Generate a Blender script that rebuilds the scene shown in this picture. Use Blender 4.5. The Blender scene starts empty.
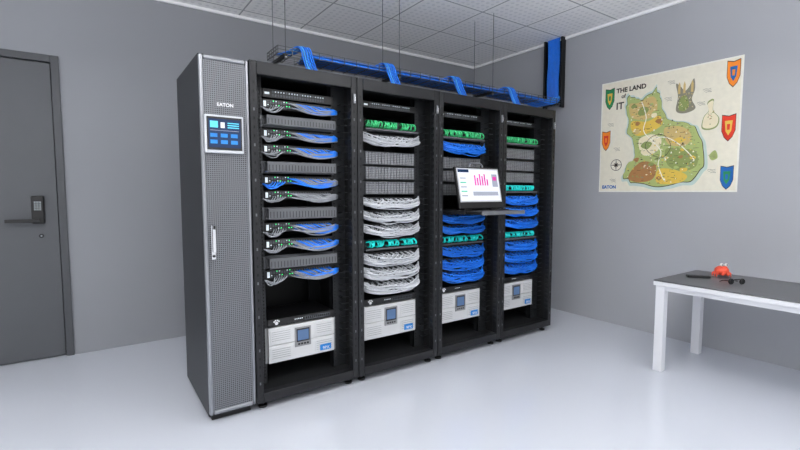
import bpy, bmesh, math, random
from mathutils import Vector, Matrix
random.seed(7)
S = bpy.context.scene
COL = S.collection
try:
    S.view_settings.view_transform = 'Standard'
    S.view_settings.look = 'None'
    S.view_settings.exposure = 0.0
except Exception: pass

# ---------------------------------------------------------------- materials
def srgb(r,g,b):
    f=lambda c:(c/255/12.92) if c/255<=0.04045 else ((c/255+0.055)/1.055)**2.4
    return (f(r),f(g),f(b),1)
def mat(name,col,rough=.5,metal=0,noise=0.06,nscale=12,emit=None,estr=0,spec=.5):
    m=bpy.data.materials.new(name); m.use_nodes=True
    nt=m.node_tree; b=nt.nodes['Principled BSDF']
    b.inputs['Roughness'].default_value=rough; b.inputs['Metallic'].default_value=metal
    b.inputs['Specular IOR Level'].default_value=spec
    if noise>0:
        tc=nt.nodes.new('ShaderNodeTexCoord'); n=nt.nodes.new('ShaderNodeTexNoise'); n.inputs['Scale'].default_value=nscale
        r=nt.nodes.new('ShaderNodeMix'); r.data_type='RGBA'
        r.inputs['A'].default_value=tuple(c*(1-noise) for c in col[:3])+(1,)
        r.inputs['B'].default_value=tuple(min(1,c*(1+noise)) for c in col[:3])+(1,)
        nt.links.new(tc.outputs['Object'],n.inputs['Vector'])
        nt.links.new(n.outputs['Fac'],r.inputs['Factor']); nt.links.new(r.outputs['Result'],b.inputs['Base Color'])
    else: b.inputs['Base Color'].default_value=col
    if emit:
        b.inputs['Emission Color'].default_value=emit; b.inputs['Emission Strength'].default_value=estr
    return m
def mathn(nt,op,a,b=None):
    n=nt.nodes.new('ShaderNodeMath'); n.operation=op
    for i,v in enumerate((a,b)):
        if v is None: continue
        if isinstance(v,(int,float)): n.inputs[i].default_value=v
        else: nt.links.new(v,n.inputs[i])
    return n.outputs[0]
def grid_mat(name,base,dark,ax,ay,tile,linew,dot,dotr,rough=.6,metal=0,linecol=None,margin=.03,barcol=None):
    """tile grid + perforation, metric"""
    m=mat(name,base,rough,metal,0); nt=m.node_tree; b=nt.nodes['Principled BSDF']
    g=nt.nodes.new('ShaderNodeNewGeometry'); s=nt.nodes.new('ShaderNodeSeparateXYZ'); nt.links.new(g.outputs['Position'],s.inputs[0])
    X,Y=s.outputs[ax],s.outputs[ay]
    dx=mathn(nt,'PINGPONG',mathn(nt,'SUBTRACT',X,dot/4),dot/2); dy=mathn(nt,'PINGPONG',mathn(nt,'SUBTRACT',Y,dot/4),dot/2)
    d2=mathn(nt,'ADD',mathn(nt,'MULTIPLY',dx,dx),mathn(nt,'MULTIPLY',dy,dy))
    hole=mathn(nt,'LESS_THAN',d2,dotr*dotr)
    def mix(a,bc,fac):
        mx=nt.nodes.new('ShaderNodeMix'); mx.data_type='RGBA'
        if isinstance(a,tuple): mx.inputs['A'].default_value=a
        else: nt.links.new(a,mx.inputs['A'])
        mx.inputs['B'].default_value=bc; nt.links.new(fac,mx.inputs['Factor']); return mx.outputs['Result']
    out=mix(base,dark,hole)
    if tile:
        tx=mathn(nt,'PINGPONG',X,tile/2); ty=mathn(nt,'PINGPONG',Y,tile/2)
        mn=mathn(nt,'MINIMUM',tx,ty)
        if barcol: out=mix(out,barcol,mathn(nt,'LESS_THAN',mn,margin))
        out=mix(out,linecol,mathn(nt,'LESS_THAN',mn,linew))
    nt.links.new(out,b.inputs['Base Color'])
    return m

M={}
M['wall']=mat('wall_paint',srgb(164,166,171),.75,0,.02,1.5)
M['wall_dk']=mat('wall_paint_back',srgb(144,146,151),.75,0,.02,1.5)  # same wall paint, darkened so the back wall's shade is in the colour
M['floor']=mat('floor_epoxy',srgb(208,212,221),.11,0,.012,2.0,None,0,.7)
M['ceil']=grid_mat('ceiling_perforated_tiles',srgb(252,252,253),srgb(234,235,237),0,1,.6,.007,.06,.016,.8,0,srgb(172,174,178),.035,srgb(254,254,254))
M['trimw']=mat('trim_white',srgb(246,246,248),.6,0,.01)
M['black']=mat('rack_black_metal',srgb(26,27,30),.42,.3,.05,20)
M['blk2']=mat('black_plastic',srgb(15,15,17),.45,0,.05,20)
M['inner']=mat('rack_interior',srgb(16,17,19),.6,0,.05)
M['rail']=mat('rail_dark_grey',srgb(36,38,41),.45,.3,.05)
M['hole']=mat('punched_hole',srgb(8,8,9),.9,0,0)
M['holel']=mat('punched_hole_edge',srgb(98,100,104),.5,0,0)
M['bar']=mat('cable_duct_grey',srgb(88,90,94),.55,0,.05)
M['silver']=mat('brushed_silver',srgb(145,147,152),.28,.8,.05,30)
M['chrome']=mat('chrome_handle',srgb(215,216,220),.2,.9,.02)
M['mesh']=grid_mat('perforated_door_mesh',srgb(116,118,123),srgb(30,31,34),0,2,None,0,.011,.0036,.4,.4)
M['meshb']=grid_mat('perforated_server_mesh',srgb(130,132,136),srgb(40,41,44),0,2,None,0,.012,.0035,.5,.2)
M['acside']=mat('cooler_side_panel',srgb(35,37,41),.45,.2,.04)
M['ups']=mat('ups_silver_white',srgb(212,213,214),.4,.1,.03)
M['upsd']=mat('ups_grille',srgb(138,139,141),.5,.1,.03)
M['lcd']=mat('ups_lcd',srgb(60,84,118),.2,0,.1,40,srgb(110,140,180),.3)
M['lblblue']=mat('blue_label',srgb(20,125,205),.4,0,0)
M['blue']=mat('cable_blue',srgb(24,120,232),.4,0,.16,30)
M['blue2']=mat('cable_light_blue',srgb(80,172,248),.4,0,.1,30)
M['white']=mat('cable_white',srgb(205,208,213),.45,0,.1,30)
M['greyc']=mat('cable_grey',srgb(134,138,144),.45,0,.08,30)
M['teal']=mat('cable_teal',srgb(25,232,224),.4,0,.08,30)
M['green']=mat('cable_green',srgb(60,190,120),.4,0,.08,30)
M['ledg']=mat('led_green',srgb(60,230,120),.4,0,0,1,srgb(60,230,120),1.2)
M['ledw']=mat('led_white',srgb(210,220,225),.4,0,0,1,srgb(210,220,225),.5)
M['port']=mat('port_socket',srgb(74,78,84),.5,0,0)
M['door']=mat('door_dark_grey',srgb(84,86,90),.5,.1,.04,6)
M['dframe']=mat('door_frame_grey',srgb(74,76,80),.5,.1,.04,6)
M['scr_navy']=mat('screen_navy',srgb(12,34,66),.15,0,0,1,srgb(20,60,110),.25)
M['scr_cyan']=mat('screen_cyan',srgb(90,200,230),.2,0,0,1,srgb(90,200,230),.3)
M['scr_white']=mat('screen_white',srgb(225,228,235),.2,0,0,1,srgb(235,238,245),.25)
M['scr_mag']=mat('screen_magenta',srgb(215,60,160),.2,0,0,1,srgb(215,60,160),.2)
M['scr_grn']=mat('screen_green',srgb(60,190,150),.2,0,0,1,srgb(60,190,150),.2)
M['scr_gry']=mat('screen_grey',srgb(170,175,190),.2,0,0)
M['bez']=mat('panel_bezel',srgb(200,203,208),.35,.2,.02)
M['white_t']=mat('white_text',srgb(235,236,238),.5,0,0)
M['tabtop']=mat('table_top_grey',srgb(88,89,92),.4,0,.06,14)
M['tabw']=mat('table_white_steel',srgb(222,223,227),.4,0,.02)
M['crab']=mat('toy_red_orange',srgb(240,92,66),.45,0,.1,30)
M['eye']=mat('toy_eye_white',srgb(240,240,240),.3,0,0)
M['glass']=mat('lens_dark',srgb(20,22,26),.08,0,0)

# ---------------------------------------------------------------- builders
def empty(name,loc=(0,0,0)):
    e=bpy.data.objects.new(name,None); e.location=loc; e.empty_display_size=.1; COL.objects.link(e); return e
class MB:
    def __init__(s): s.v=[];s.f=[];s.mi=[];s.m=[];s.sm=[]
    def _m(s,k):
        if k not in s.m: s.m.append(k)
        return s.m.index(k)
    def box(s,x0,x1,y0,y1,z0,z1,k):
        i=len(s.v); x0,x1=sorted((x0,x1));y0,y1=sorted((y0,y1));z0,z1=sorted((z0,z1))
        s.v+=[(x0,y0,z0),(x1,y0,z0),(x1,y1,z0),(x0,y1,z0),(x0,y0,z1),(x1,y0,z1),(x1,y1,z1),(x0,y1,z1)]
        for f in((0,3,2,1),(4,5,6,7),(0,1,5,4),(1,2,6,5),(2,3,7,6),(3,0,4,7)):
            s.f.append(tuple(i+a for a in f)); s.mi.append(s._m(k)); s.sm.append(False)
    def poly(s,pts,k):
        i=len(s.v); s.v+=[tuple(p) for p in pts]; s.f.append(tuple(range(i,i+len(pts)))); s.mi.append(s._m(k)); s.sm.append(False)
    def prism(s,pts,off,k):
        n=len(pts); i=len(s.v); off=Vector(off)
        s.v+=[tuple(p) for p in pts]+[tuple(Vector(p)+off) for p in pts]
        mi=s._m(k)
        s.f.append(tuple(range(i,i+n))); s.f.append(tuple(range(i+2*n-1,i+n-1,-1))); s.mi+=[mi,mi]; s.sm+=[False,False]
        for a in range(n):
            b=(a+1)%n; s.f.append((i+a,i+n+a,i+n+b,i+b)); s.mi.append(mi); s.sm.append(False)
    def cyl(s,p0,p1,r,k,n=12,r1=None):
        p0=Vector(p0);p1=Vector(p1);d=(p1-p0).normalized(); a=d.orthogonal().normalized(); b=d.cross(a)
        r1=r if r1 is None else r1; i=len(s.v); mi=s._m(k)
        for p,rr in((p0,r),(p1,r1)):
            for q in range(n):
                t=2*math.pi*q/n; s.v.append(tuple(p+(a*math.cos(t)+b*math.sin(t))*rr))
        for q in range(n):
            w=(q+1)%n; s.f.append((i+q,i+w,i+n+w,i+n+q)); s.mi.append(mi); s.sm.append(True)
        s.f.append(tuple(i+q for q in range(n-1,-1,-1))); s.f.append(tuple(i+n+q for q in range(n))); s.mi+=[mi,mi]; s.sm+=[False,False]
    def ball(s,c,r,k,n=14,m=8):
        i=len(s.v); mi=s._m(k); rx,ry,rz=(r,r,r) if isinstance(r,(int,float)) else r
        for a in range(m+1):
            ph=math.pi*a/m
            for b in range(n):
                t=2*math.pi*b/n; s.v.append((c[0]+rx*math.sin(ph)*math.cos(t),c[1]+ry*math.sin(ph)*math.sin(t),c[2]+rz*math.cos(ph)))
        for a in range(m):
            for b in range(n):
                w=(b+1)%n; s.f.append((i+a*n+b,i+(a+1)*n+b,i+(a+1)*n+w,i+a*n+w)); s.mi.append(mi); s.sm.append(True)
    def build(s,name,parent=None,bevel=0,seg=2):
        me=bpy.data.meshes.new(name); L=Vector(parent.location) if parent else Vector((0,0,0))
        me.from_pydata([tuple(Vector(v)-L) for v in s.v],[],s.f)
        for k in s.m: me.materials.append(M[k])
        for p,a,b in zip(me.polygons,s.mi,s.sm): p.material_index=a; p.use_smooth=b
        me.validate(); me.update()
        o=bpy.data.objects.new(name,me); COL.objects.link(o)
        if parent: o.parent=parent
        if bevel:
            md=o.modifiers.new('bevel','BEVEL'); md.width=bevel; md.segments=seg; md.limit_method='ANGLE'
        return o
def curves(name,paths,r,k,parent=None,res=5):
    c=bpy.data.curves.new(name,'CURVE'); c.dimensions='3D'; c.bevel_depth=r; c.bevel_resolution=1; c.resolution_u=res; c.use_fill_caps=True
    L=Vector(parent.location) if parent else Vector((0,0,0))
    for p in paths:
        sp=c.splines.new('BEZIER'); sp.bezier_points.add(len(p)-1)
        for bp,q in zip(sp.bezier_points,p):
            bp.co=Vector(q)-L; bp.handle_left_type=bp.handle_right_type='AUTO'
    c.materials.append(M[k])
    o=bpy.data.objects.new(name,c); COL.objects.link(o)
    if parent: o.parent=parent
    return o
def text(name,body,loc,size,k,rot,parent=None,ext=.0005,bold=0):
    c=bpy.data.curves.new(name,'FONT'); c.body=body; c.size=size; c.extrude=ext; c.offset=bold; c.materials.append(M[k])
    o=bpy.data.objects.new(name,c); COL.objects.link(o)
    L=Vector(parent.location) if parent else Vector((0,0,0))
    o.location=Vector(loc)-L; o.rotation_euler=rot
    if parent:o.parent=parent
    return o

# ---------------------------------------------------------------- room
WX,WY,CZ=4.20,4.35,2.93
XL,YF=-2.6,-1.0
b=MB(); b.box(XL,WX+.15,YF,WY+.15,-.1,0,'floor'); b.build('floor')
b=MB(); b.box(XL,WX+.15,YF,WY+.15,CZ,CZ+.1,'ceil'); b.build('ceiling')
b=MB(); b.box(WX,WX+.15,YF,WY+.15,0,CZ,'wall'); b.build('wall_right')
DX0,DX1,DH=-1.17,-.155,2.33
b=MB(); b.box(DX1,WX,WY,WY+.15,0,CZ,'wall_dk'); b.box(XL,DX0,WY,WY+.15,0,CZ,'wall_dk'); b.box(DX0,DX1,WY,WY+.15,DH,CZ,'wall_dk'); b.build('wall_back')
b=MB(); b.box(XL,WX-.001,WY-.02,WY-.001,CZ-.025,CZ-.001,'trimw'); b.build('trim_1')
b=MB(); b.box(WX-.02,WX-.001,YF,WY-.021,CZ-.025,CZ-.001,'trimw'); b.build('trim_2')

# ---- door
d=empty('door_1',((DX0+DX1)/2,WY,0))
b=MB()
b.box(DX1-.05,DX1,WY-.015,WY+.12,0,DH,'dframe'); b.box(DX0,DX0+.05,WY-.015,WY+.12,0,DH,'dframe'); b.box(DX0+.05,DX1-.05,WY-.015,WY+.12,DH-.05,DH,'dframe')
b.build('frame',d,.003)
b=MB(); b.box(DX0+.055,DX1-.055,WY+.012,WY+.055,.008,DH-.055,'door'); b.build('leaf',d,.003)
b=MB(); b.box(DX0+.05,DX1-.05,WY+.09,WY+.11,0,DH-.05,'hole'); b.build('backing',d)
lx=-.33; yf=WY+.012
b=MB()
b.box(lx-.04,lx+.04,yf-.028,yf,1.06,1.27,'blk2')
b.build('keypad_lock',d,.01,3)
b=MB()
for r in range(4):
    for c in range(3): b.box(lx-.02+c*.016,lx-.013+c*.016,yf-.0295,yf-.0275,1.165+r*.018,1.172+r*.018,'ledw')
b.build('keypad_digits',d)
b=MB(); b.cyl((lx,yf-.02,1.085),(lx,yf-.065,1.085),.013,'blk2'); b.box(lx-.19,lx+.014,yf-.075,yf-.055,1.072,1.098,'blk2'); b.build('lever_handle',d,.005,3)
b=MB(); b.cyl((lx+.012,yf,.965),(lx+.012,yf-.012,.965),.016,'rail',20); b.cyl((lx+.012,yf-.012,.965),(lx+.012,yf-.015,.965),.006,'silver'); b.build('key_cylinder',d)

# ---------------------------------------------------------------- racks
W=.69; RY=2.57; RD=.72; RH=2.04; X0=.758; EY=2.72
def rack(i):
    x0=X0+W*i+.002; x1=X0+W*(i+1)-.002; y0=RY; y1=RY+RD
    e=empty('server_rack',((x0+x1)/2,(y0+y1)/2,0))
    b=MB(); pw=.042
    for xa,xb in((x0,x0+pw),(x1-pw,x1)):
        b.box(xa,xb,y0,y0+.05,.045,RH,'black'); b.box(xa,xb,y1-.05,y1,.045,RH,'black')
    b.box(x0+pw,x1-pw,y0,y0+.05,RH-.075,RH,'black'); b.box(x0+pw,x1-pw,y0,y0+.05,.045,.105,'black')
    b.box(x0+pw,x1-pw,y1-.05,y1,RH-.06,RH,'black'); b.box(x0+pw,x1-pw,y1-.05,y1,.045,.105,'black')
    b.build('frame',e,.004)
    b=MB()
    b.box(x0+.004,x0+.014,y0+.05,y1-.05,.06,RH-.01,'inner'); b.box(x1-.014,x1-.004,y0+.05,y1-.05,.06,RH-.01,'inner')
    b.box(x0+.014,x1-.014,y1-.04,y1-.03,.1,RH-.06,'inner')
    b.build('side_and_back_panels',e)
    b=MB(); b.box(x0+.014,x1-.014,y0+.05,y1-.05,RH-.03,RH-.005,'black'); b.box(x0+.014,x1-.014,y0+.05,y1-.05,.06,.095,'inner'); b.build('top_and_bottom',e)
    c=(x0+x1)/2; h=.228
    b=MB()
    for s in(-1,1):
        xa=c+s*h; xb=c+s*(W/2-.018)
        b.box(xa,xb,EY,EY+.012,.095,RH-.03,'rail')
        b.box(xa-s*.0,xa+s*.004,EY,EY+.05,.095,RH-.03,'rail')
        b.box(xa,xb,y1-.16,y1-.15,.095,RH-.03,'rail')
        z=.13
        while z<RH-.1:
            b.box(xa+s*.012,xa+s*.021,EY-.0012,EY,z,z+.009,'hole')
            if int(z/.0148)%3==0: b.box(xa+s*.035,xa+s*.07,EY-.0012,EY,z,z+.018,'hole')
            z+=.0148*1.5
    b.build('mounting_rails',e)
    b=MB()
    for s in(-1,1):
        px=c+s*(W/2-.023); z=.16; kk=0
        while z<RH-.12:
            b.box(px-.004,px+.004,y0-.0012,y0,z,z+.016,'holel' if kk%4==0 else 'hole'); z+=.05; kk+=1
        xi=c+s*(W/2-.044); z=.2
        while z<RH-.14:
            b.box(xi,xi-s*.004,y0+.01,y0+.042,z,z+.02,'rail'); z+=.045
        xi=c+s*(W/2-.02); z=.18
        while z<RH-.14:
            b.box(xi,xi-s*.05,EY-.05,EY-.045,z,z+.006,'rail'); b.box(xi-s*.046,xi-s*.05,EY-.05,EY-.0,z,z+.006,'rail'); z+=.0445
    b.build('cable_fingers',e)
    b=MB()
    for xx in(x0+.05,x1-.05):
        for yy in(y0+.06,y1-.06):
            b.cyl((xx,yy,0),(xx,yy,.012),.026,'blk2',16); b.cyl((xx,yy,.012),(xx,yy,.05),.009,'rail')
    b.build('levelling_feet',e)
    b=MB(); b.box(x1-.03,x1-.014,y0-.012,y0,RH-.17,RH-.11,'silver'); b.box(x1-.026,x1-.018,y0-.02,y0-.012,RH-.16,RH-.13,'chrome'); b.build('latch',e,.002)
    return e,(x0+x1)/2
HW=.226
def ears(b,c,z0,z1,k='black'):
    b.box(c-HW-.016,c-HW,EY-.004,EY-.0005,z0,z1,k); b.box(c+HW,c+HW+.016,EY-.004,EY-.0005,z0,z1,k)
def switch(c,z0,z1,paw=False,dep=.3):
    e=empty('network_switch',(c,EY,z0))
    b=MB(); b.box(c-HW,c+HW,EY-.012,EY+dep,z0,z1,'blk2'); ears(b,c,z0,z1); b.build('chassis',e,.002)
    b=MB(); h=z1-z0
    if paw:
        cx=c-.17; cz=z0+h*.4; y=EY-.0135
        b.cyl((cx,y,cz),(cx,y+.002,cz),h*.24,'white_t',16)
        for a in(-55,-20,20,55):
            t=math.radians(a); b.cyl((cx+math.sin(t)*h*.42,y,cz+math.cos(t)*h*.42),(cx+math.sin(t)*h*.42,y+.002,cz+math.cos(t)*h*.42),h*.12,'white_t',10)
        for q in range(5): b.box(c-.05+q*.012,c-.044+q*.012,y,y+.002,z0+h*.5,z0+h*.62,'ledw')
        b.box(c+.02,c+.2,y,y+.002,z0+h*.25,z0+h*.75,'port')
        for q in range(12): b.box(c+.025+q*.0145,c+.035+q*.0145,y-.001,y,z0+h*.35,z0+h*.68,'hole')
    else:
        for r in range(2):
            for q in range(20):
                x=c-.17+q*.0175
                b.box(x,x+.012,EY-.0135,EY-.011,z0+h*(.16+.4*r),z0+h*(.44+.4*r),'port')
                if q%5 and r: b.box(x+.002,x+.008,EY-.0145,EY-.0135,z0+h*.62,z0+h*.74,'ledw')
        b.box(c-.215,c-.185,EY-.0135,EY-.011,z0+h*.35,z0+h*.6,'ledw')
    b.build('ports_and_leds',e)
    return e
def duct(c,z0,z1):
    e=empty('cable_duct_panel',(c,EY,z0)); b=MB()
    b.box(c-HW,c+HW,EY-.008,EY+.03,z0,z1,'bar'); ears(b,c,z0,z1,'bar')
    b.box(c-HW,c+HW,EY-.075,EY-.069,z0+.012,z1-.004,'bar')
    b.box(c-HW,c+HW,EY-.075,EY-.008,z0+.006,z0+.012,'bar')
    b.box(c-HW,c+HW,EY-.075,EY-.008,z1-.008,z1-.004,'bar')
    b.build('body',e,.002)
    b=MB()
    for q in range(22):
        x=c-HW+.01+q*.0203; b.box(x,x+.004,EY-.076,EY-.0745,z0+.014,z1-.024,'rail')
    b.build('slots',e)
def row(c,z0,z1,k,n=40,panel='blk2'):
    """patch panel at the top of the slot, loose bundle swept down and out to both sides"""
    e=empty('patch_panel',(c,EY,z0)); h=z1-z0
    b=MB(); zp=z1-min(.046,h*.55)
    b.box(c-HW,c+HW,EY-.008,EY+.06,zp,z1,panel); ears(b,c,zp,z1)
    for r in range(2):
        for q in range(24): b.box(c-.205+q*.0172,c-.194+q*.0172,EY-.0095,EY-.007,zp+.005+r*.02,zp+.018+r*.02,'port')
    b.build('faceplate',e,.0015)
    ps=[]
    for q in range(n):
        f=q/(n-1); x=c-.205+.41*f; s=-1 if (q%2) else 1
        if abs(x-c)>.13: s=1 if x>c else -1
        xs=c+s*(HW+.03); zt=zp+(.28 if (q//2)%2 else .7)*(z1-zp)
        t=abs(xs-x)/.45; j=random.random()
        zb=z0+.004+h*.42*(1-t)+h*.26*j
        ym=EY-.045-.04*t-.020*j
        ps.append([(x,EY-.009,zt),(x+s*.010,EY-.035-.02*t,zt-.004-.01*j),(x*.6+xs*.4,ym,zb),(xs-s*.05,ym+.008,zb+h*.14),(xs,EY-.02,zb+h*.36)])
    curves('cables',ps,.0043,k,e)
    ps=[]
    for q in range(6):
        o=.008*((q*3)%4); j1,j2,j3=[random.uniform(-.011,.011) for _ in range(3)]
        zz=z0+.012+h*.10*q
        ps.append([(c-HW-.02,EY-.03,zz+h*.42),(c-HW+.06,EY-.070-o,zz+h*.12+j1),(c-.08,EY-.080-o,zz+j2),(c+.09,EY-.080-o,zz+j3),(c+HW-.06,EY-.070-o,zz+h*.12-j1),(c+HW+.02,EY-.03,zz+h*.42)])
    curves('cable_bundle',ps,.0042,k,e)
def patch_short(c,z0,z1,k):
    e=empty('patch_panel',(c,EY,z0)); h=z1-z0
    b=MB(); b.box(c-HW,c+HW,EY-.006,EY+.06,z0,z1,'blk2'); ears(b,c,z0,z1)
    b.box(c-HW,c+HW,EY-.055,EY-.006,z0,z0+.006,'bar'); b.box(c-HW,c+HW,EY-.055,EY-.05,z0,z0+.016,'bar')
    for r in range(2):
        for q in range(24): b.box(c-.205+q*.0172,c-.194+q*.0172,EY-.008,EY-.005,z0+h*(.3+.36*r),z0+h*(.5+.36*r),'port')
    b.build('faceplate',e,.0015)
    ps=[]
    for q in range(30):
        if q in(9,19,20): continue
        x=c-.2+q*.0138; dx=random.uniform(-.03,.03)
        ps.append([(x,EY-.008,z0+h*.78),(x+dx*.3,EY-.035,z0+h*.85),(x+dx,EY-.042-.012*random.random(),z0+h*.45),(x+dx*.6,EY-.008,z0+h*.33)])
    curves('cables',ps,.0060,k,e)
def switch_cabled(c,z0,z1,k,k2=None):
    e=empty('network_switch',(c,EY,z0)); h=z1-z0
    b=MB(); b.box(c-HW,c+HW,EY-.01,EY+.25,z0+h*.35,z1,'blk2'); ears(b,c,z0+h*.35,z1); b.build('chassis',e,.002)
    b=MB(); z2=z0+h*.35; hh=z1-z2
    for r in range(2):
        for q in range(24):
            x=c-.2+q*.0168; b.box(x,x+.011,EY-.0115,EY-.009,z2+hh*(.14+.42*r),z2+hh*(.42+.42*r),'port')
            if q<9 and (q*7+r*3)%4<2: b.box(x+.002,x+.009,EY-.0125,EY-.0115,z2+hh*(.36+.42*r),z2+hh*(.46+.42*r),'ledg' if q%3 else 'ledw')
    b.box(c-.222,c-.206,EY-.0115,EY-.009,z2+hh*.2,z2+hh*.8,'ledw')
    b.build('ports_and_leds',e)
    ps=[];ps2=[]
    for q in range(34):
        f=q/33; x=c-.08+.28*f; xs=c+HW+.03; j=random.random(); zt=z2+hh*(.25 if q%2 else .7)
        t=1-f
        p=[(x,EY-.011,zt),(x+.008,EY-.03-.02*t,zt-.004),(x*.6+xs*.4,EY-.05-.03*t,z0+.006+h*.42*f+h*.26*j),(xs-.03,EY-.05,z0+h*(.24+.3*f+.22*j)),(xs+.01,EY-.015,z0+h*(.40+.25*f))]
        if q%3==1 or q<5: ps2.append(p)
        else: ps.append(p)
    for q in range(6):
        x=c-.10-.015*q; xs=c-HW-.02; j=random.random()
        ps2.append([(x,EY-.011,z2+hh*.3),(x-.01,EY-.04,z2+hh*.2),((x+xs)/2,EY-.05,z0+h*.3*j),(xs,EY-.03,z0+h*.4)])
    curves('cables',ps,.0038,k,e); curves('cables_secondary',ps2,.0034,k2 or 'greyc',e)
def server(c,z0,z1):
    e=empty('rack_server',(c,EY,z0)); b=MB()
    b.box(c-HW,c+HW,EY-.014,EY+.45,z0,z1,'rail'); ears(b,c,z0,z1,'rail'); b.build('chassis',e,.002)
    b=MB(); n=16; w=(2*HW-.03)/n
    for q in range(n):
        x=c-HW+.015+q*w; b.box(x+.0015,x+w-.0015,EY-.022,EY-.013,z0+.007,z1-.007,'meshb'); 
        b.box(x+.004,x+w-.004,EY-.0235,EY-.022,z1-.016,z1-.011,'holel')
    b.build('drive_bays',e,.0015)
def ups(c,z0,z1):
    e=empty('ups_unit',(c,EY,z0)); h=z1-z0; zm=z0+h*.5
    b=MB()
    b.box(c-HW,c+HW,EY-.02,EY+.5,z0,zm-.0015,'ups'); b.box(c-HW,c+HW,EY-.02,EY+.5,zm+.0015,z1,'ups')
    b.build('chassis',e,.004)
    b=MB(); ears(b,c,z0,z1,'upsd')
    for (za,zb) in((z0,zm),(zm,z1)):
        hh=zb-za
        b.box(c-HW+.012,c-.075,EY-.023,EY-.019,za+hh*.16,zb-hh*.16,'ups')
        b.box(c+.085,c+HW-.012,EY-.023,EY-.019,za+hh*.16,zb-hh*.16,'ups')
        for q in range(5):
            zz=za+hh*(.26+.12*q); b.box(c-HW+.02,c-.085,EY-.0245,EY-.0225,zz,zz+.0025,'upsd')
            b.box(c+.095,c+HW-.02,EY-.0245,EY-.0225,zz,zz+.0025,'upsd')
    b.box(c-.055,c+.055,EY-.026,EY-.019,z0+h*.34,z1-h*.1,'upsd')
    b.box(c-.045,c+.045,EY-.0275,EY-.025,z0+h*.48,z1-h*.14,'blk2')
    b.box(c-.038,c+.038,EY-.0285,EY-.027,z0+h*.52,z1-h*.18,'lcd')
    for q in range(4): b.box(c-.035+q*.02,c-.022+q*.02,EY-.028,EY-.025,z0+h*.39,z0+h*.44,'rail')
    b.box(c+.12,c+.2,EY-.0255,EY-.022,z0+h*.08,z0+h*.26,'lblblue')
    b.build('front_details',e,.0012)
    text('label','9PX',(c+.137,EY-.026,z0+h*.105),h*.13,'white_t',(math.pi/2,0,0),e)

C=[]
for i in range(4):
    e,c=rack(i); C.append(c)
# rack 1
c=C[0]
switch(c,1.872,1.925)
for z0,z1 in((1.775,1.862),(1.60,1.685),(1.505,1.59),(1.318,1.40),(1.225,1.308),(1.02,1.11),(.915,1.005),(.725,.815)):
    switch_cabled(c,z0,z1,'blue' if z1 not in(1.40,1.308) else 'greyc','greyc' if z1!=1.40 else 'blue')
for z0,z1 in((1.695,1.762),(1.415,1.488),(1.128,1.205),(.825,.9)): duct(c,z0,z1)
switch(c,.455,.50,True); ups(c,.222,.448)
# rack 2
c=C[1]
switch(c,1.885,1.93); patch_short(c,1.725,1.805,'green'); row(c,1.605,1.712,'white')
for z0 in(1.49,1.385,1.28): server(c,z0,z0+.098)
for z0 in(1.165,1.07,.975): row(c,z0,z0+.098,'white')
patch_short(c,.885,.96,'teal')
for z0 in(.765,.665,.565): row(c,z0,z0+.103,'white')
switch(c,.485,.53,True); ups(c,.237,.478)
# rack 3
c=C[2]
switch(c,1.885,1.93); patch_short(c,1.715,1.795,'green'); row(c,1.585,1.70,'blue')
server(c,1.48,1.578); server(c,1.375,1.473); server(c,1.27,1.368)
row(c,1.042,1.128,'blue'); row(c,.955,1.038,'blue')
patch_short(c,.875,.95,'teal')
for z0 in(.765,.665,.565): row(c,z0,z0+.103,'blue')
switch(c,.485,.53,True); ups(c,.237,.478)
# rack 4
c=C[3]
switch(c,1.885,1.93); patch_short(c,1.71,1.79,'green')
for z0 in(1.59,1.485,1.38): server(c,z0,z0+.098)
patch_short(c,1.29,1.365,'teal')
for z0 in(1.175,1.075,.965): row(c,z0,z0+.1,'blue')
patch_short(c,.875,.95,'teal')
for z0 in(.765,.665,.565): row(c,z0,z0+.103,'blue')
switch(c,.485,.53,True); ups(c,.237,.478)

# ---------------------------------------------------------------- cooling unit
ax0,ax1,ay0,ay1=.498,.756,2.575,2.575+.715
e=empty('cooling_unit',((ax0+ax1)/2,(ay0+ay1)/2,0))
b=MB(); b.box(ax0,ax1,ay0+.03,ay1,.03,RH,'acside'); b.build('cabinet',e,.006,3)
b=MB(); b.box(ax0+.02,ax1-.02,ay0+.05,ay1-.03,0,.035,'blk2'); b.build('plinth',e)
b=MB()
b.box(ax0,ax0+.022,ay0-.004,ay0+.03,.05,RH-.01,'silver'); b.box(ax1-.018,ax1,ay0-.004,ay0+.03,.05,RH-.01,'silver')
b.box(ax0+.022,ax1-.018,ay0-.004,ay0+.03,RH-.035,RH-.01,'silver'); b.box(ax0+.022,ax1-.018,ay0-.004,ay0+.03,.05,.075,'silver')
b.build('door_frame',e,.009,4)
b=MB(); b.box(ax0+.022,ax1-.018,ay0+.004,ay0+.03,.075,RH-.035,'mesh'); b.build('perforated_door',e)
b=MB(); b.box(ax0+.016,ax1-.04,ay0-.022,ay0+.004,1.51,1.715,'bez'); b.build('touch_panel_bezel',e,.006,3)
sx0,sx1=ax0+.026,ax1-.05
b=MB(); b.box(sx0,sx1,ay0-.025,ay0-.02,1.527,1.703,'blk2'); b.box(sx0+.008,sx1-.008,ay0-.0255,ay0-.02,1.54,1.692,'scr_navy')
y=ay0-.0265; sx0+=.006; sx1-=.006
b.box(sx0+.01,sx0+.05,y,y+.002,1.645,1.68,'scr_cyan'); b.box(sx0+.064,sx0+.085,y,y+.002,1.645,1.675,'white_t')
for q in range(3): b.box(sx0+.1,sx1-.01,y,y+.002,1.67-q*.012,1.675-q*.012,'scr_cyan')
b.box(sx0+.01,sx1-.01,y,y+.002,1.63,1.632,'scr_gry')
for q in range(3):
    for r in range(2): b.box(sx0+.010+q*.053,sx0+.046+q*.053,y,y+.002,1.595-r*.035,1.615-r*.035,'lblblue'); 
b.build('touch_screen',e)
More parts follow.
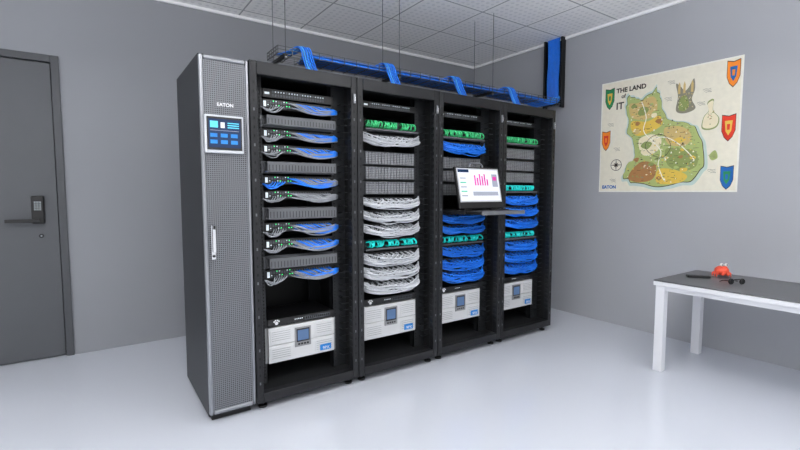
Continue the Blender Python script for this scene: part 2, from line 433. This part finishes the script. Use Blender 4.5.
text('badge','EATON',(ax0+.085,ay0-.001,1.765),.026,'white_t',(math.pi/2,0,0),e,.001,.0006)
b=MB(); hx=ax0+.045
b.box(hx-.011,hx+.011,ay0-.012,ay0+.004,.93,1.12,'chrome'); b.box(hx-.008,hx+.008,ay0-.04,ay0-.028,.97,1.12,'chrome'); b.box(hx-.008,hx+.008,ay0-.04,ay0-.01,1.095,1.12,'chrome'); b.cyl((hx,ay0-.012,.95),(hx,ay0-.018,.95),.008,'rail')
b.build('swing_handle',e,.004,3)

# ---------------------------------------------------------------- console monitor on rack 3
c=C[2]; DZ=-.035
e=empty('rack_console_monitor',(c,2.45,1.14))
b=MB(); b.box(c-.226,c+.226,2.24,EY+.3,1.172+DZ,1.196+DZ,'blk2'); b.box(c-.236,c-.226,2.40,EY+.2,1.17+DZ,1.20+DZ,'rail'); b.box(c+.226,c+.236,2.40,EY+.2,1.17+DZ,1.20+DZ,'rail'); b.build('keyboard_drawer',e,.004)
b=MB(); b.box(c-.226,c+.226,2.234,2.24,1.170+DZ,1.198+DZ,'bar'); b.build('drawer_lip',e,.002)
b=MB()
for r in range(4):
    for q in range(14): b.box(c-.19+q*.02,c-.173+q*.02,2.265+r*.022,2.283+r*.022,1.196+DZ,1.2+DZ,'rail')
b.box(c+.12,c+.19,2.27,2.34,1.196+DZ,1.198+DZ,'rail')
b.build('keyboard',e)
A=math.radians(12)
def T(x,t,zz):
    yb,zb=2.475,1.205+DZ
    return (x, yb+zz*math.sin(A)-t*math.cos(A), zb+zz*math.cos(A)+t*math.sin(A))
def tb(b,xa,xb,t0,t1,za,zb,k):
    b.prism([T(xa,t1,za),T(xb,t1,za),T(xb,t1,zb),T(xa,t1,zb)],Vector(T(0,t0,0))-Vector(T(0,t1,0)),k)
b=MB(); tb(b,c-.235,c+.235,0,.022,0,.325,'blk2'); b.build('lid',e,.005)
b=MB(); tb(b,c-.222,c+.222,.022,.0235,.05,.313,'bez'); tb(b,c-.212,c+.212,.0235,.0245,.06,.303,'scr_white')
for q in range(6): tb(b,c-.05+q*.026,c-.036+q*.026,.0245,.0252,.18,.18+[.08,.06,.09,.075,.09,.05][q],'scr_mag')
tb(b,c-.212,c-.10,.0245,.0252,.28,.303,'scr_navy')
for q in range(5): tb(b,c-.2,c-.14,.0245,.0252,.095+q*.034,.103+q*.034,'scr_grn' if q%2 else 'scr_gry')
tb(b,c+.14,c+.2,.0245,.0252,.17,.27,'scr_gry'); tb(b,c-.08,c+.19,.0245,.0252,.10,.13,'scr_gry'); tb(b,c+.15,c+.19,.0252,.0256,.22,.25,'scr_mag')
b.build('display',e)
hp=[T(c-.07,.01,.323),T(c-.06,.01,.35),T(c,.01,.358),T(c+.06,.01,.35),T(c+.07,.01,.323)]
curves('lid_handle',[hp],.007,'silver',e)
b=MB(); b.cyl((c-.18,2.475,1.2+DZ),(c-.10,2.475,1.2+DZ),.012,'blk2'); b.cyl((c+.10,2.475,1.2+DZ),(c+.18,2.475,1.2+DZ),.012,'blk2'); b.build('hinges',e)

# ---------------------------------------------------------------- overhead cable tray
tx0,tx1,ty0,ty1,tz0,tz1=1.07,4.185,2.97,3.19,2.23,2.28
e=empty('overhead_cable_tray',((tx0+tx1)/2,(ty0+ty1)/2,tz0))
b=MB()
for yy in(ty0,ty1-.004):
    for zz in(tz0,tz0+.024,tz1-.004): b.box(tx0,tx1,yy,yy+.004,zz,zz+.004,'bar')
x=tx0
while x<tx1:
    b.box(x,x+.004,ty0,ty1,tz0-.003,tz0+.001,'bar'); b.box(x,x+.004,ty0,ty0+.004,tz0,tz1,'bar'); b.box(x,x+.004,ty1-.004,ty1,tz0,tz1,'bar'); x+=.1
for q in range(1,5): b.box(tx0,tx1,ty0+q*.044-.002,ty0+q*.044+.002,tz0-.001,tz0+.002,'bar')
for zz in(tz0,tz0+.024,tz1-.004): b.box(tx0,tx0+.005,ty0,ty1,zz,zz+.005,'bar')
for q in range(1,5): b.box(tx0,tx0+.005,ty0+q*.044-.002,ty0+q*.044+.002,tz0,tz1,'bar')
b.build('basket',e)
b=MB()
for X in(1.12,2.05,3.1):
    b.box(X-.012,X+.012,ty0-.02,ty1+.02,tz0-.022,tz0-.003,'rail')
    for yy in(ty0-.012,ty1+.012): b.cyl((X,yy,tz0-.03),(X,yy,CZ),.003,'bar',8); b.cyl((X,yy,tz0-.034),(X,yy,tz0-.022),.009,'silver',6)
b.build('hanger_rods',e)
ps=[]
for q in range(26):
    yy=ty0+.014+(q%13)*.0162; zz=tz0+.011+(q//13)*.016
    p=[]; X=1.28+random.random()*.05
    while X<4.05: p.append((X,yy+random.uniform(-.004,.004),zz+random.uniform(-.002,.004))); X+=.35
    p.append((4.10,yy,zz+.006)); p.append((4.15,yy,2.315)); ps.append(p)
curves('data_cables',ps[:13]+ps[13::2],.0078,'blue',e,4)
curves('data_cables_light',ps[14::2],.0078,'blue2',e,4)
for i in range(4):
    X=X0+W*i+.45
    for kk,sel in(('blue',(0,2,4,5)),('blue2',(1,3))):
        ps=[]
        for q in sel:
            xx=X+q*.0125; o=.008*(q%3)
            ps.append([(xx-.1,3.10,2.255),(xx-.04,3.03,2.27),(xx,2.985,2.293),(xx+.01,2.95-o,2.28),(xx+.02,2.915-o,2.2),(xx+.035,2.87-o,2.1),(xx+.05,2.84-o,2.036)])
        curves('cable_drop',ps,.0060,kk,e,6)
# riser against the wall belongs to the same tray run
b=MB()
for yy in(2.965,3.178): b.box(4.135,4.195,yy,yy+.018,2.2,CZ-.001,'black')
z=2.33
while z<CZ: b.box(4.168,4.174,2.97,3.19,z,z+.014,'black'); z+=.15
b.box(4.185,4.195,2.983,3.178,2.24,CZ-.001,'black')
b.build('riser_rails',e)
ps=[]
for q in range(9):
    yy=3.015+q*.0165; ps.append([(4.155,yy,2.31),(4.15,yy+.003,2.5),(4.155,yy-.003,2.7),(4.15,yy,CZ-.002)])
curves('riser_cables',ps,.0080,'blue',e,4)

# ---------------------------------------------------------------- wall map poster
PM={'paper':(236,231,212),'paper2':(242,239,228),'olive':(138,152,88),'tan':(206,180,118),'ochre':(224,190,80),'brown':(168,120,72),'lgreen':(172,186,116),'cream':(238,228,196),'stone':(136,132,116),'ink':(54,46,36),'sea':(198,216,206),'shg':(36,134,82),'shr':(216,56,34),'sho':(238,136,38),'shb':(26,98,172),'road':(246,243,230)}
for k,v in PM.items(): M['p_'+k]=mat('map_'+k,srgb(*v),.8,0,.08,25)
PY0=2.54; PZ0=1.30; PW=1.165; PH=1.06
e=empty('wall_map_poster',(WX-.002,PY0-PW/2,PZ0))
def P(u,v,d=0): return (WX-.004-d,PY0-u,PZ0+v)
def smooth(pts,n=6):
    out=[];N=len(pts)
    for i in range(N):
        p0,p1,p2,p3=[Vector((*pts[(i+k)%N],0)) for k in(-1,0,1,2)]
        for a in range(n):
            t=a/n; q=.5*((2*p1)+(-p0+p2)*t+(2*p0-5*p1+4*p2-p3)*t*t+(-p0+3*p1-3*p2+p3)*t**3); out.append((q.x,q.y))
    return out
def blob(b,pts,d,k,sm=True,sc=1):
    if sc!=1:
        cx=sum(p[0] for p in pts)/len(pts); cy=sum(p[1] for p in pts)/len(pts); pts=[(cx+(p[0]-cx)*sc,cy+(p[1]-cy)*sc) for p in pts]
    if sm: pts=smooth(pts)
    b.poly([P(u,v,d) for u,v in pts],k)
b=MB(); b.box(WX-.004,WX-.001,PY0-PW,PY0,PZ0,PZ0+PH,'p_paper2'); 
b.poly([P(.012,.012,.0004),P(PW-.012,.012,.0004),P(PW-.012,PH-.012,.0004),P(.012,PH-.012,.0004)],'p_paper')
b.build('paper_sheet',e)
land=[(.28,.68),(.25,.80),(.28,.90),(.34,.86),(.40,.84),(.46,.88),(.52,.93),(.55,.84),(.57,.74),(.62,.64),(.74,.60),(.84,.55),(.90,.42),(.92,.22),(.82,.09),(.58,.05),(.36,.09),(.25,.13),(.27,.24),(.35,.34),(.33,.46),(.27,.55)]
random.seed(3)
lj=[]
for i in range(len(land)):
    a=land[i]; b2=land[(i+1)%len(land)]
    lj.append(a); 
    for t in(.33,.66): lj.append((a[0]+(b2[0]-a[0])*t+random.uniform(-.012,.012),a[1]+(b2[1]-a[1])*t+random.uniform(-.012,.012)))
b=MB()
blob(b,lj,.0008,'p_sea',True,1.07); blob(b,lj,.0011,'p_ink',True,1.015); blob(b,lj,.0014,'p_lgreen')
blob(b,[(.30,.70),(.28,.82),(.36,.82),(.48,.86),(.53,.80),(.52,.70),(.42,.66)],.0017,'p_tan')
blob(b,[(.30,.60),(.32,.66),(.45,.64),(.55,.68),(.58,.60),(.48,.54),(.36,.52)],.0017,'p_ochre')
blob(b,[(.38,.48),(.50,.52),(.58,.46),(.54,.36),(.42,.34)],.0017,'p_cream')
blob(b,[(.60,.56),(.74,.56),(.82,.48),(.78,.40),(.64,.42)],.0017,'p_tan')
blob(b,[(.62,.38),(.76,.37),(.86,.34),(.87,.22),(.76,.18),(.64,.24)],.0017,'p_olive')
blob(b,[(.30,.12),(.32,.20),(.42,.28),(.54,.24),(.52,.12),(.40,.09)],.0017,'p_brown')
blob(b,[(.56,.08),(.56,.2),(.68,.2),(.80,.14),(.74,.08)],.0017,'p_ochre')
blob(b,[(.66,.44),(.72,.47),(.78,.45),(.72,.42)],.002,'p_ochre')
blob(b,[(.40,.42),(.44,.46),(.50,.44),(.46,.39)],.002,'p_olive')
blob(b,[(.36,.72),(.40,.78),(.46,.75),(.42,.70)],.002,'p_olive')
def inland(u,v):
    ins=False; n=len(land)
    for i in range(n):
        (x1,y1),(x2,y2)=land[i],land[(i+1)%n]
        if (y1>v)!=(y2>v) and u<(x2-x1)*(v-y1)/(y2-y1)+x1: ins=not ins
    return ins
for q in range(40):
    u=random.uniform(.3,.86); v=random.uniform(.1,.86)
    if not(inland(u,v) and inland(u+.04,v) and inland(u-.04,v) and inland(u,v+.04) and inland(u,v-.04)): continue
    r=random.uniform(.015,.03); pts=[(u+r*random.uniform(.7,1.3)*math.cos(t*math.pi/4),v+r*.7*random.uniform(.7,1.3)*math.sin(t*math.pi/4)) for t in range(8)]
    blob(b,pts,.0018+q*.000003,random.choice(['p_olive','p_ochre','p_tan','p_brown','p_lgreen','p_cream']))
for q in range(560):
    u=random.uniform(.26,.90); v=random.uniform(.07,.9)
    if not(inland(u,v) and inland(u+.02,v) and inland(u-.02,v)): continue
    r=random.uniform(.003,.009); kk=random.choice(['p_ink','p_olive','p_brown','p_road','p_stone','p_olive','p_cream','p_ochre'])
    t=random.random()
    if t<.5: b.poly([P(u-r,v,.0024),P(u+r,v,.0024),P(u,v+2.2*r,.0024)],kk)
    elif t<.8: b.poly([P(u-r*1.5,v,.0024),P(u,v-r*.7,.0024),P(u+r*1.5,v,.0024),P(u,v+r*.7,.0024)],kk)
    else: b.poly([P(u-r*2,v,.0022),P(u+r*2,v,.0022),P(u+r*2,v+.003,.0022),P(u-r*2,v+.003,.0022)],'p_ink')
def stroke(pts,w,d,k):
    for a,c2 in zip(pts[:-1],pts[1:]):
        dd=Vector((c2[0]-a[0],c2[1]-a[1])).normalized(); nx,ny=-dd.y*w,dd.x*w
        b.poly([P(a[0]+nx,a[1]+ny,d),P(a[0]-nx,a[1]-ny,d),P(c2[0]-nx,c2[1]-ny,d),P(c2[0]+nx,c2[1]+ny,d)],k)
for pts in([(.40,.80),(.44,.68),(.42,.56),(.50,.46),(.58,.36),(.56,.24),(.62,.12)],[(.50,.46),(.62,.48),(.76,.38),(.84,.26)]):
    stroke([p for p in smooth(pts,4)][:4*(len(pts)-1)+1],.004,.0021,'p_road')
stroke(smooth([(.44,.42),(.50,.34),(.60,.31),(.66,.40),(.60,.5),(.50,.5)],5)+[(.44,.42)],.0022,.0022,'p_ink')
b.build('land_mass',e)
b=MB()
blob(b,[(.69,.70),(.70,.82),(.68,.93),(.72,.90),(.75,.86),(.78,.88),(.82,.95),(.83,.86),(.81,.78),(.84,.70),(.76,.67)],.0012,'p_stone')
blob(b,[(.71,.71),(.72,.80),(.76,.82),(.79,.74),(.76,.69)],.0016,'p_olive')
for q in range(50):
    u=random.uniform(.70,.82); v=random.uniform(.70,.86); r=.004; b.poly([P(u-r,v,.0019),P(u+r,v,.0019),P(u,v+2.5*r,.0019)],random.choice(['p_ink','p_tan','p_cream','p_olive']))
for u in(.70,.74,.80): b.poly([P(u,.84,.002),P(u+.018,.84,.002),P(u+.018,.91,.002),P(u+.009,.94,.002),P(u,.91,.002)],'p_tan')
isl=[(.93,.50),(.94,.58),(.97,.62),(.96,.68),(1.0,.70),(1.0,.62),(1.04,.56),(1.03,.50),(.98,.48)]
isl=[(u-.03,v+.04) for u,v in isl]
blob(b,isl,.0008,'p_olive',True,1.12); blob(b,isl,.0012,'p_cream')
for q in range(14):
    u=random.uniform(.93,.98); v=random.uniform(.55,.66); r=.005; b.poly([P(u-r,v,.0019),P(u+r,v,.0019),P(u,v+2*r,.0019)],random.choice(['p_olive','p_brown']))
for (u,v) in((.92,.84),(.17,.42),(.98,.30),(.10,.66),(.62,.82),(.88,.74),(.64,.96),(.98,.18),(.14,.12)):
    for q in range(3): stroke([(u-.03+.01*q,v-.012*q),(u-.01+.01*q,v+.006-.012*q),(u+.012+.01*q,v-.012*q),(u+.03,v+.005-.012*q)],.0016,.0012,'p_stone')
blob(b,[(.96,.30),(1.0,.34),(1.02,.28),(.98,.26)],.0012,'p_lgreen')
cu,cv=.17,.26
ring=[(cu+.055*math.cos(t*math.pi/12),cv+.055*math.sin(t*math.pi/12)) for t in range(24)]
blob(b,ring,.0008,'p_ink',False); blob(b,ring,.0012,'p_paper',False,.9)
star=[]
for t in range(16):
    r=.06 if t%4==0 else(.03 if t%2==0 else .014); star.append((cu+r*math.cos(t*math.pi/8),cv+r*math.sin(t*math.pi/8)))
blob(b,star,.0016,'p_ink',False)
b.build('map_landmarks',e)
b=MB()
def shield(u,v,w,h,k,k2):
    pts=[(u-w/2,v+h/2),(u,v+h*.44),(u+w/2,v+h/2),(u+w/2,v-h*.1),(u+w*.3,v-h*.35),(u,v-h/2),(u-w*.3,v-h*.35),(u-w/2,v-h*.1)]
    blob(b,pts,.0014,'p_ink',False,1.08); blob(b,pts,.0018,k,False); 
    blob(b,[(u-w*.3,v+h*.28),(u+w*.3,v+h*.28),(u+w*.22,v-h*.12),(u,v-h*.3),(u-w*.22,v-h*.12)],.0022,k2,False)
    blob(b,[(u-w*.12,v+h*.15),(u+w*.12,v+h*.15),(u+w*.1,v-h*.08),(u-w*.1,v-h*.08)],.0026,k,False)
shield(.085,.90,.085,.19,'p_shg','p_ochre'); shield(.06,.50,.08,.18,'p_sho','p_shr'); shield(1.10,.93,.085,.20,'p_sho','p_shb')
shield(1.085,.51,.09,.20,'p_shr','p_ochre'); shield(1.09,.115,.085,.18,'p_shb','p_shg')
b.build('heraldic_shields',e)
R=(math.pi/2,0,-math.pi/2)
text('title','THE LAND',P(.15,.945,.002),.058,'p_ink',R,e,.0003,.0022)
text('title_line_2','of',P(.20,.89,.002),.05,'p_ink',R,e,.0003,.0015)
text('title_line_3','IT',P(.15,.79,.002),.09,'p_ink',R,e,.0003,.002)
text('publisher','EATON',P(.035,.035,.002),.042,'p_shb',R,e,.0003,.0018)

# ---------------------------------------------------------------- table
t0,t1,u0,u1,TZ=3.32,4.02,-.08,1.565,.67
e=empty('table',((t0+t1)/2,(u0+u1)/2,0))
b=MB(); b.box(t0,t1,u0,u1,TZ-.010,TZ,'tabtop'); b.build('top_surface',e,.002)
b=MB(); b.box(t0,t1,u0,u1,TZ-.040,TZ-.0105,'tabw'); b.build('top_edge',e,.002)
b=MB(); lw=.06
for xx in(t0+.012,t1-lw-.012):
    for yy in(u0+.012,u1-lw-.012): b.box(xx,xx+lw,yy,yy+lw,0,TZ-.04,'tabw')
for yy in(u0+.02,u1-.05): b.box(t0+.07,t1-.07,yy,yy+.03,TZ-.075,TZ-.04,'tabw')
for xx in(t0+.02,t1-.05): b.box(xx,xx+.03,u0+.07,u1-.07,TZ-.075,TZ-.04,'tabw')
b.build('legs_and_apron',e,.004)

# toy crab (faces the room)
cx,cy=3.85,1.33
e=empty('toy_crab',(cx,cy,TZ)); b=MB()
b.ball((cx,cy,TZ+.046),(.048,.046,.036),'crab',20,12)
for s in(-1,1):
    px,py=s*.030,-s*.025
    for q in range(3):
        o=(q-1)*.018; bx,by=cx+px*.9+o*.6,cy+py*.9+o
        b.cyl((bx,by,TZ+.03),(bx+px*.3,by+py*.3,TZ+.028),.007,'crab',8); b.cyl((bx+px*.3,by+py*.3,TZ+.028),(bx+px*.4,by+py*.4,TZ+.001),.0065,'crab',8,.003)
    ax,ay=cx-.030+px*.45,cy-.030+py*.45
    b.cyl((cx-.015+px*.6,cy-.02+py*.6,TZ+.030),(ax-.006,ay-.006,TZ+.028),.007,'crab',8)
    b.ball((ax-.008,ay-.008,TZ+.028),(.013,.012,.013),'crab'); b.cyl((ax-.012,ay-.010,TZ+.034),(ax-.018,ay-.014,TZ+.048),.006,'crab',8,.002); b.cyl((ax-.004,ay-.012,TZ+.034),(ax-.004,ay-.016,TZ+.046),.005,'crab',8,.002)
    ex,ey=cx-.020+px*.42,cy-.020+py*.42
    b.cyl((ex,ey,TZ+.065),(ex,ey,TZ+.086),.007,'crab',8); b.ball((ex,ey,TZ+.092),.012,'eye'); b.ball((ex-.008,ey-.008,TZ+.093),.005,'blk2')
b.build('body',e)
# eyeglasses
gx,gy=3.59,1.15
e=empty('eyeglasses',(gx,gy,TZ)); b=MB(); ps=[]
for s in(-1,1):
    ccx,ccy=gx+s*.03,gy-s*.022
    ps.append([(ccx+.026*math.cos(t*math.pi/6),ccy+.002+.006*math.cos(t*math.pi/6),TZ+.022+.018*math.sin(t*math.pi/6)) for t in range(13)])
    b.cyl((ccx,ccy,TZ+.022),(ccx-.001,ccy-.0015,TZ+.022),.02,'glass',18)
    ps.append([(ccx+s*.026,ccy-s*.006,TZ+.028),(ccx+s*.02+.03,ccy+.05,TZ+.022),(ccx+s*.01+.05,ccy+.08,TZ+.006)])
ps.append([(gx-.006,gy+.004,TZ+.026),(gx+.006,gy-.004,TZ+.026)])
curves('frame',ps,.0035,'blk2',e); b.build('lenses',e)
# handheld tool
hx,hy=3.66,1.41
e=empty('handheld_scanner',(hx,hy,TZ)); b=MB()
def rb(b,cx,cy,L,w,z0,z1,ang,k,off=0):
    ca,sa=math.cos(ang),math.sin(ang); pts=[]
    for a,bb in((-L/2,-w/2),(L/2,-w/2),(L/2,w/2),(-L/2,w/2)): pts.append((cx+(a+off)*ca-bb*sa,cy+(a+off)*sa+bb*ca,z0))
    b.prism(pts,(0,0,z1-z0),k)
rb(b,hx,hy,.15,.045,TZ+.0005,TZ+.018,-.9,'blk2'); b.build('body',e,.005,3)
b=MB(); rb(b,hx,hy,.04,.03,TZ+.018,TZ+.0195,-.9,'bar',.04)
for q in range(3): rb(b,hx,hy,.008,.028,TZ+.018,TZ+.0195,-.9,'bar',-.05+q*.02)
b.build('buttons',e)

# ---------------------------------------------------------------- added out-of-view fill lamps, mostly to brighten the ceiling
def fill_lamp(x,y,w,l,st,up):
    z=2.38
    e=empty('pendant_light',(x,y,z))
    for nm,s in(('d',st),('u',up)):
        M['led_%s%g'%(nm,x)]=mat('led_diffuser',srgb(255,255,255),.5,0,0,1,(1,.99,.98,1),s)
    b=MB(); b.box(x-w/2,x+w/2,y-l/2,y+l/2,z,z+.004,'led_d%g'%x); b.build('diffuser_lower',e)
    b=MB(); b.box(x-w/2,x+w/2,y-l/2,y+l/2,z+.036,z+.04,'led_u%g'%x); b.build('diffuser_upper',e)
    b=MB(); b.box(x-w/2,x+w/2,y-l/2,y+l/2,z+.006,z+.034,'trimw')
    for s in(-1,1):
        b.box(x+s*(w/2+.008)-.008,x+s*(w/2+.008)+.008,y-l/2-.016,y+l/2+.016,z-.002,z+.037,'trimw'); b.box(x-w/2,x+w/2,y+s*(l/2+.008)-.008,y+s*(l/2+.008)+.008,z-.002,z+.037,'trimw')
    b.build('housing',e)
    b=MB()
    for s in(-1,1): b.cyl((x,y+s*(l/2+.008),z+.035),(x,y+s*(l/2+.008),CZ),.002,'silver',6)
    b.build('suspension_wires',e)
fill_lamp(2.2,.35,.4,1.2,8,36); fill_lamp(.2,.6,.4,1.2,8,36); fill_lamp(-1.7,1.4,.4,1.2,6,24)
w=bpy.data.worlds.new('World'); S.world=w; w.use_nodes=True
bg=w.node_tree.nodes['Background']; bg.inputs[0].default_value=(.95,.97,1,1); bg.inputs[1].default_value=1.3

# ---------------------------------------------------------------- camera
cam=bpy.data.cameras.new('camera'); co=bpy.data.objects.new('camera',cam); COL.objects.link(co)
cam.sensor_width=36; cam.lens=445/800*36; cam.clip_start=.05
co.location=(0,0,1.3); co.rotation_euler=(math.radians(90-4.24),0,math.radians(-34.8))
S.camera=co
